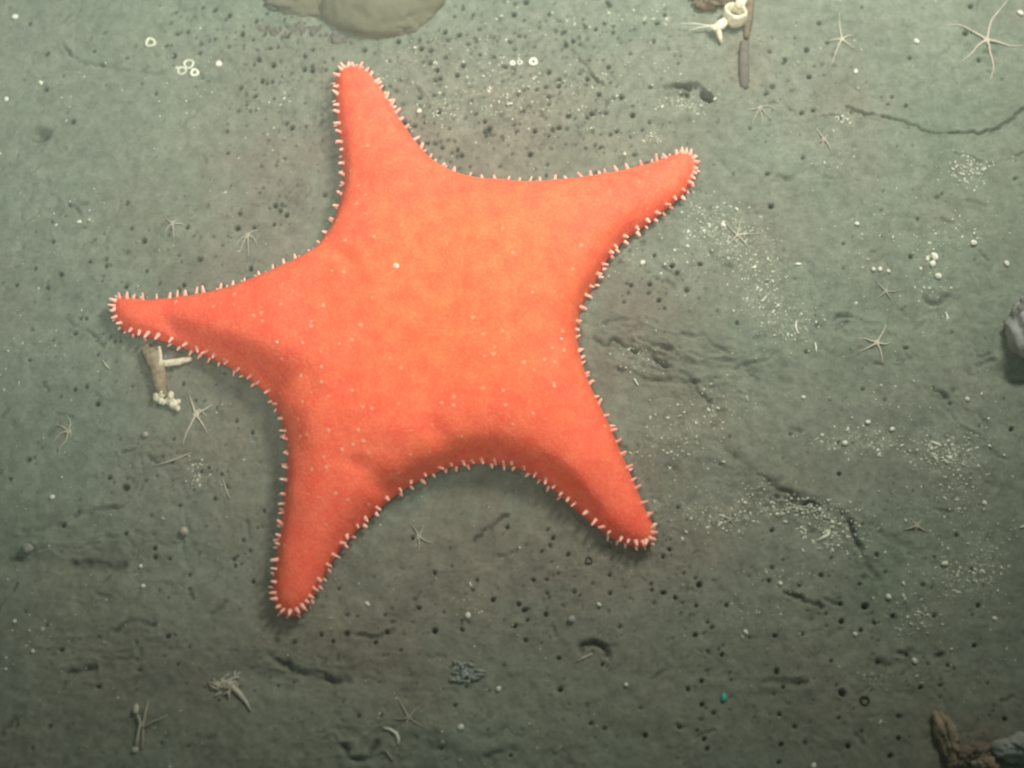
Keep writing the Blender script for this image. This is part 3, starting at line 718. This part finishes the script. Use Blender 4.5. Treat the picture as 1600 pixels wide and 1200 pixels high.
# ------------------------------------------------------------------ silt-covered sponge at the top edge
c = G(592, -22); mb = MB(); rg = random.Random(2)
mb.blob((c.x, c.y - 4, c.z - 10), (114, 100, 62), 90, 44, .05, rg, 0.0, -.3, rough=.07)
mb.blob((c.x - 92, c.y - 22, c.z - 8), (92, 46, 30), 70, 30, .12, rg, .1, -.3, rough=.2)
mb.blob((c.x + 30, c.y - 58, c.z - 8), (66, 44, 30), 60, 26, .10, rg, .3, -.3, rough=.2)
tag(mb.build('sponge', M['olive']), 'big smooth olive-brown sponge head at the top edge, above the upper arm', 'sponge')
mb = MB()
for k in range(30):
    f = k / 29; p = G(400 + 150 * f + rng.uniform(-4, 4), 40 + 18 * f + 7 * math.sin(f * 9) + rng.uniform(-6, 6)); r0 = rng.uniform(3, 7)
    mb.blob((p.x, p.y, p.z - r0 * .2), (r0 * 1.7, r0, r0 * .5), 9, 6, .3, rng, rng.uniform(0, 3))
tag(mb.build('knobbly_crust', M['shadow_and_crust']), 'knobbly grey-brown crust strip on the mud at the lower edge of the olive sponge head', 'crust')

# ------------------------------------------------------------------ coral twig under the left arm
c = G(250, 590); t = empty('coral_twig', c, 'tan coral twig with a chalky white end, sticking out under the left arm', 'coral')
mb = MB(); mb.tube([G(228, 545, 5), G(240, 560, 7), G(248, 580, 7), G(250, 600, 6), G(256, 620, 5)], [9, 13, 13, 11, 9], 12, .7, .3, rng); mb.build('stem', M['tan'], t)
mb = MB(); mb.tube([G(250, 570, 7), G(262, 570, 8), G(280, 568, 8), G(300, 563, 7)], [5, 6, 6.5, 4], 9, .8, .4, rng); mb.build('branch', M['lime'], t)
mb = MB(); mb.tube([G(252, 575, 10), G(253, 560, 11), G(250, 545, 10)], [3.5, 3, 2.5], 8, .8, .3, rng); mb.build('branch', M['lime'], t)
mb = MB()
for k in range(26):
    f = k / 25; p = G(247 + 29 * f + rng.uniform(-6, 6), 617 + 15 * f + rng.uniform(-9, 9), 4 + rng.uniform(0, 4)); r0 = rng.uniform(4.5, 7)
    mb.blob(p, (r0, r0, r0 * .8), 8, 6, .25, rng)
mb.build('chalky_end', M['lime'], t)

# ------------------------------------------------------------------ stones
def stone(px, py, r, mk, label, rot=0.0, seed=1, sink=.2, name='stone'):
    c = G(px, py); mb = MB(); mb.blob((c.x, c.y, c.z + r[2] * (1 - sink) * .3), r, 44, 26, .20, random.Random(seed), rot, rough=.42)
    tag(mb.build(name, M[mk]), label, 'stone')
c = G(1616, 522); t = empty('boulder', c, 'silty green-grey boulder cut off by the picture edge, with a dark hollow under it', 'stone')
mb = MB(); mb.blob((c.x, c.y, c.z + 12), (44, 58, 50), 48, 28, .14, random.Random(4), .1, rough=.3); mb.build('rock', M['silt'], t)
mb = MB(); mb.blob((c.x - 8, c.y + 26, c.z + 46), (24, 20, 20), 30, 16, .2, random.Random(5), .5, rough=.4); mb.build('pale_crown', M['stone'], t)
stone(1477, 1152, (17, 34, 20), 'tan', 'upright tan rubble piece in the bottom corner', .25, 6)
stone(1590, 1172, (34, 20, 20), 'silt', 'pale grey rubble piece at the very corner of the picture', 0, 7)
stone(1538, 1196, (20, 14, 14), 'tan', 'tan rubble piece on the bottom edge between the other corner rubble', 0, 9)
stone(1520, 1176, (26, 16, 12), 'brown', 'dark brown low rubble piece between the tan and grey ones', .4, 12)
stone(1494, 1188, (16, 14, 12), 'brown', 'small brown rubble piece at the foot of the upright tan one', .4, 15)

# ------------------------------------------------------------------ tufts and twigs
def tuft(c, n, rad, ln, mk, label, cat, name, tail=None, lift=7):
    P0 = G(*c); t = empty(name, P0, label, cat)
    mb = MB()
    for k in range(n):
        a = rng.uniform(0, 6.28); l_ = ln * rng.uniform(.5, 1); b = (c[0] + rng.uniform(-rad, rad), c[1] + rng.uniform(-rad, rad) * .8)
        e_ = (b[0] + math.cos(a) * l_, b[1] + math.sin(a) * l_ * .8)
        mb.tube([G(*b, 0), G((b[0] + e_[0]) / 2, (b[1] + e_[1]) / 2, lift * rng.uniform(.6, 1)), G(*e_, lift * rng.uniform(0, .7))], [1.6, 1.4, .9], 6)
    mb.build('fronds', M[mk], t)
    mb = MB(); mb.blob((P0.x, P0.y, P0.z + 1), (rad * .5, rad * .45, 3), 12, 6, .3, rng); mb.build('base', M[mk], t)
    if tail:
        mb = MB(); mb.tube([G(*p, 3) for p in tail], [4.5, 3.8, 2.8, 1.2], 8, .8, .2, rng); mb.build('tail', M[mk], t)
tuft((352,1070), 40, 15, 19, 'brittle', 'ragged pale feathery tuft with a tapering tail on dark mud, lower left', 'hydroid', 'hydroid_tuft', [(362,1072),(374,1084),(384,1096),(392,1110)])
tuft((728,1052), 44, 16, 17, 'blue', 'blue-grey feathery tuft on dark mud below the gap between the lower arms', 'hydroid', 'hydroid_tuft')
P0 = G(218, 1140); t = empty('stalked_polyp', P0, 'grey branching stalk with an oval bud, lying on dark mud near the bottom edge', 'hydroid')
mb = MB(); mb.tube([G(212,1172,3), G(216,1150,4), G(220,1130,4), G(216,1118,5)], [2.2, 2.4, 2.2, 2], 7, .9, .2, rng)
mb.tube([G(222,1170,2), G(224,1150,3), G(224,1132,4), G(228,1112,3), G(232,1096,2)], [1.6, 1.8, 2, 1.6, 1], 7, .9, .2, rng); mb.build('stalk', M['brittle_dim'], t)
mb = MB(); mb.tube([G(224,1138,4), G(240,1128,3), G(262,1118,1)], [1.6, 1.2, .7], 6); mb.build('side_twig', M['brittle_dim'], t)
mb = MB(); b = G(213, 1109, 4); mb.blob(b, (5, 8, 4), 10, 7, .1, rng); mb.build('bud', M['brittle'], t)
mb = MB(); b = G(211, 1172, 2); mb.blob(b, (5, 6, 3.5), 9, 6, .25, rng); mb.build('knob', M['brittle'], t)

def rod(name, pl, r0, mk, label, cat, z=1.5, flat=.8):
    mb = MB(); P = [G(*p, z) for p in pl]; n = len(P)
    mb.tube(P, [r0 * (1 - .5 * abs(2 * i / (n - 1) - 1)) for i in range(n)], 8, flat, .15, rng)
    tag(mb.build(name, M[mk]), label, cat)
rod('shell_fragment', [(600,1138),(610,1140),(619,1146),(623,1155),(622,1163)], 2.6, 'shell', 'curved white shell piece like a hook, on dark mud near the bottom edge', 'shell', 2)
rod('twig', [(603,1172),(608,1180),(614,1188)], 1.8, 'brittle_dim', 'tiny pale twig just under the hook-shaped shell piece', 'twig')
rod('twig', [(262,600),(252,590)], .1, 'brittle_dim', 'x', 'twig') if False else None
rod('twig', [(900,1034),(912,1028),(926,1021)], 1.5, 'brittle', 'thin pale straw beside the dark crescent hollow, below the lower right arm', 'twig')
rod('twig', [(160,563),(166,571),(172,577)], 1.5, 'brittle', 'short pale needle on the mud left of the coral twig', 'twig')
rod('twig', [(240,728),(262,722),(280,716),(298,708)], 1.9, 'brittle_dim', 'long pale thread below the brittle star that sits by the coral twig', 'twig')
rod('twig', [(348,748),(353,764),(359,779)], 1.6, 'brittle_dim', 'pale straw lying on brown mud left of the lower left arm', 'twig')
rod('shell_fragment', [(1454,690),(1461,693),(1468,696)], 2.2, 'shell', 'rod-shaped white shell chip in the bright grit below the curving crack', 'shell')
rod('shell_fragment', [(1242,413.5),(1247,413),(1252,413.5)], 2.6, 'shell', 'oblong white shell chip alone on smooth mud right of the grit patch', 'shell')
rod('shell_fragment', [(1477,488),(1480,494),(1479,502)], 1.7, 'shell', 'narrow upright white shell sliver in the speckled line left of the cut-off boulder', 'shell')
rod('shell_fragment', [(1244,502),(1243,511),(1247,522)], 1.9, 'shell', 'narrow white shell sliver at the lower end of the curved grit band', 'shell')
rod('shell_fragment', [(1273,536),(1275,543),(1275,550)], 1.9, 'shell', 'bent white shell sliver left of the arched ridge shadow', 'shell')
rod('shell_fragment', [(991,592),(997,602)], 2.4, 'shell', 'chalky shell flake below the folded mud beside the sea star', 'shell')
rod('shell_fragment', [(1594,825),(1600,822)], 3, 'shell', 'white shell flake cut by the right edge of the picture', 'shell')
rod('shell_fragment', [(1278,845),(1288,839),(1296,835)], 2.6, 'shell', 'bright pointed shell flake at the lower end of the diagonal grit ridge', 'shell')
rod('shell_fragment', [(1373,1132),(1377,1126)], 2.6, 'shell', 'small white shell flake on dark mud between the ringed pit and the bottom rubble', 'shell')

# rings
def ringshell(px, py, r0, r1, mk, label, name='ring_shell', cat='shell'):
    c = G(px, py, 1.0); mb = MB(); n = 20; V_ = []; F_ = []
    for i in range(n):
        a = 6.2832 * i / n; rr_ = r0 * (1 + .08 * math.sin(3 * a + px))
        for k in range(8):
            b = 6.2832 * k / 8
            V_.append((c.x + math.cos(a) * (rr_ + math.cos(b) * r1), c.y + math.sin(a) * (rr_ + math.cos(b) * r1), c.z + math.sin(b) * r1))
    for i in range(n):
        for k in range(8): F_.append((i * 8 + k, ((i + 1) % n) * 8 + k, ((i + 1) % n) * 8 + (k + 1) % 8, i * 8 + (k + 1) % 8))
    mb.add(V_, F_); tag(mb.build(name, M[mk]), label, cat)
ringshell(833, 97, 5.2, 2.8, 'shell', 'brightest small white ring-shaped shell, with a dark hole, between the two upper arms')
ringshell(812, 98, 3.6, 1.6, 'grit', 'small pale ring shell just left of the brightest ring shell')
ringshell(801, 99, 3.2, 2.0, 'shell', 'leftmost ring shell of the row of three between the two upper arms')
ringshell(284, 111, 6.5, 2.0, 'grit', 'dull pale ring shell, left one of the touching trio of rings')
ringshell(295, 101, 7.5, 2.2, 'grit', 'widest pale ring shell, upper one of the touching trio of rings')
ringshell(304, 114, 5.5, 2.6, 'shell', 'brightest ring shell, lower right one of the touching trio of rings')
ringshell(235, 67, 7, 2.6, 'grit', 'lone pale ring shell above and left of the trio of rings')
ringshell(342, 100, 3.0, 2.6, 'shell', 'small white ring shell right of the trio of rings')
ringshell(1351, 1095, 6.0, 1.9, 'black', 'dark ring of mud round a pale grain, on dark mud near the bottom edge', 'mud_ring', 'worm tube')
ringshell(920, 876, 4.8, 1.3, 'black', 'small dark mud ring just below the spines of the lower right arm', 'mud_ring', 'worm tube')
# single rounded bits
def bit(name, px, py, r, mk, label, cat, el=1.0, lift=.35):
    c = G(px, py); mb = MB(); mb.blob((c.x, c.y, c.z + r * lift), (r * el, r, r * .8), 10, 7, .16, rng, rng.uniform(0, 3)); tag(mb.build(name, M[mk]), label, cat)
bit('shell_ball', 893, 968, 6.0, 'stone', 'pale grey round ball on dark mud below the lower right arm', 'ball')
bit('shell_ball', 43, 857, 7.5, 'stone', 'pale grey ball above the long dark hollow at the left edge', 'ball', 1.3)
bit('shell_ball', 288, 831, 7.5, 'brittle_dim', 'dull grey-brown lump left of the lower left arm', 'lump')
bit('shell_ball', 227, 680, 6, 'brittle_dim', 'faint beige lump below the chalky end of the coral twig', 'lump', .7)
bit('teal_chip', 1131, 1090, 4.2, 'teal', 'tiny bright teal chip on dark mud near the bottom edge', 'chip', 1.5)
for (x, y, r, lab) in [(1594,21,4.6,'bright white shell bead in the top corner beside the largest brittle star'),
    (1432,65,4.4,'white shell bead lying between the two upper brittle stars'),(1337,112,3.6,'white shell bead below the brittle star with one long raised arm'),
    (1460,402,6.2,'largest white shell chunk in the speckled line, upper piece of a touching pair'),(1457,413,5.0,'white shell chunk touching the underside of the largest chunk'),
    (1449,405,3.8,'small white chip touching the left side of the largest shell chunk'),(1573,412,4,'white bead at the right end of a dark streak, above the cut-off boulder'),
    (1521,380,5,'ragged white chip between the largest shell chunk and the right edge'),(1466,432,5,'dull white chip just under the pair of large chunks'),
    (1339,350,3.4,'white chip of the little vertical trio in open mud'),(1365,421,3.4,'left bead of three in a row below the little trio'),
    (1375,421,3.6,'middle bead of three in a row below the little trio'),(1388,424,3.4,'right bead of three in a row below the little trio'),
    (1320,693,4.4,'brightest bead in the grit north of the diagonal ridge'),(1356,660,3.8,'bead at the left end of the beaded crack'),(1394,671,3.8,'bead in the middle of the beaded crack'),
    (1484,716,4.0,'white bead in the densest grit patch near the curving crack'),(1538,786,3.6,'lone white bead right of the tiny stubby brittle star'),
    (1388,933,4.6,'bright bead on dark mud under the long grit ridge, above a row of burrow holes'),(1219,912,3.6,'bright bead beside the short crack on dark mud'),
    (1476,881,4.2,'elongated bead at the left of the lower right grit patch'),(1554,967,3.4,'lone bead near the right edge on dark mud'),
    (1429,1033,4.0,'pale bead on dark mud below two burrow holes'),(1336,991,3.2,'dull bead between rows of burrow holes on dark mud'),(1271,1197,4.2,'white bead on the very bottom edge'),
    (1165,988,3.4,'bead right of the teal chip, higher up'),(978,1070,3.2,'faint bead left of the teal chip'),(720,1137,4.5,'pale bead right of the thin-armed brittle star'),
    (779,1077,4.0,'white bead right of the blue-grey tuft'),(574,944,3.2,'bright bead right of the lower left arm tip'),(936,945,2.8,'tiny bright bead above the pale grey ball'),
    (731,962,4.2,'dull bead on mud below the notch of the two lower arms'),(82,777,3.6,'bright bead on bare mud at the left side'),(220,885,3.2,'small bead right of the long dark hollow'),
    (23,971,3.2,'bead at the left edge on dark mud'),(51,1018,3.0,'lower bead at the left edge on dark mud'),(10,155,4.0,'white bead at the left edge, level with the upper arm'),
    (64,130,3.6,'dull bead at the upper left, above the soft dark dimple'),(24,27,5.2,'pale curled chip in the top left corner'),(224,916-0,3.4,'dull bead on dark mud left of the lower left arm tip'),
    (124,347,3.2,'bright bead on green mud left of the faint pinkish brittle star'),(655,174,4.0,'dull white chip right of the upper arm'),(976,241,2.8,'white bead just above the spines of the upper right arm'),
    (1179,418,3.2,'bright bead in the grit below the upper right arm tip'),(1004,411,4.4,'white chip near the spines under the upper right arm'),(1130,352,4.0,'brightest bead beside the upper right arm tip'),
    (1255,621,3.2,'lone bead on mud below the left end of the arched ridge shadow'),(1511,624,3.6,'bead on green mud inside the bend of the curving crack')]:
    bit('shell_fragment', x, y, r, 'shell', lab, 'shell', rng.uniform(1.0, 1.35))

# ------------------------------------------------------------------ uncounted shell grit
mb = MB(); gl = []
for (cx, cy, sx, sy, n, sc) in GR:
    for k in range(int(n * 1.6)): gl.append((rng.gauss(cx, sx * .6), rng.gauss(cy, sy * .6), sc * rng.choice([.9, 1.0, 1.2, 1.4, 1.7, 2.1, 2.7])))
for k in range(650): gl.append((rng.uniform(-20, 1620), rng.uniform(-20, 1220), rng.choice([.8, 1.0, 1.2, 1.6])))
for (x, y, r0) in gl:
    xw, yw = unproj(x, y)
    if inside(np.array([xw]), np.array([yw]), EDGE)[0]: continue
    p = G(x, y, r0 * .1); e_ = rng.uniform(.6, 1.1); mb.blob(p, (r0 * rng.uniform(.8, 1.6) * e_, r0 * e_, r0 * .5), 5, 4, .55, rng, rng.uniform(0, 3.1))
tag(mb.build('shell_grit', M['grit']), 'fine whitish shell grit sprinkled in bands and patches over the mud', 'shell grit', kind='stuff')

# ------------------------------------------------------------------ the water itself, slightly cloudy
m = bpy.data.materials.new('cloudy_water'); m.use_nodes = True; nt = m.node_tree; nt.nodes.clear()
o_ = nt.nodes.new('ShaderNodeOutputMaterial'); v_ = nt.nodes.new('ShaderNodeVolumePrincipled')
v_.inputs['Color'].default_value = (.86, .92, .84, 1); v_.inputs['Density'].default_value = .13; v_.inputs['Anisotropy'].default_value = .25
nt.links.new(v_.outputs[0], o_.inputs['Volume'])
me = bpy.data.meshes.new('haze'); a_ = 3.4; z0, z1 = -1.05, 1.0
me.from_pydata([(x, y, z) for x in (-a_, a_) for y in (-a_, a_) for z in (z0, z1)], [], [(0,1,3,2),(4,6,7,5),(0,4,5,1),(2,3,7,6),(0,2,6,4),(1,5,7,3)])
me.materials.append(m)
tag(link(bpy.data.objects.new('haze', me)), kind='stuff')
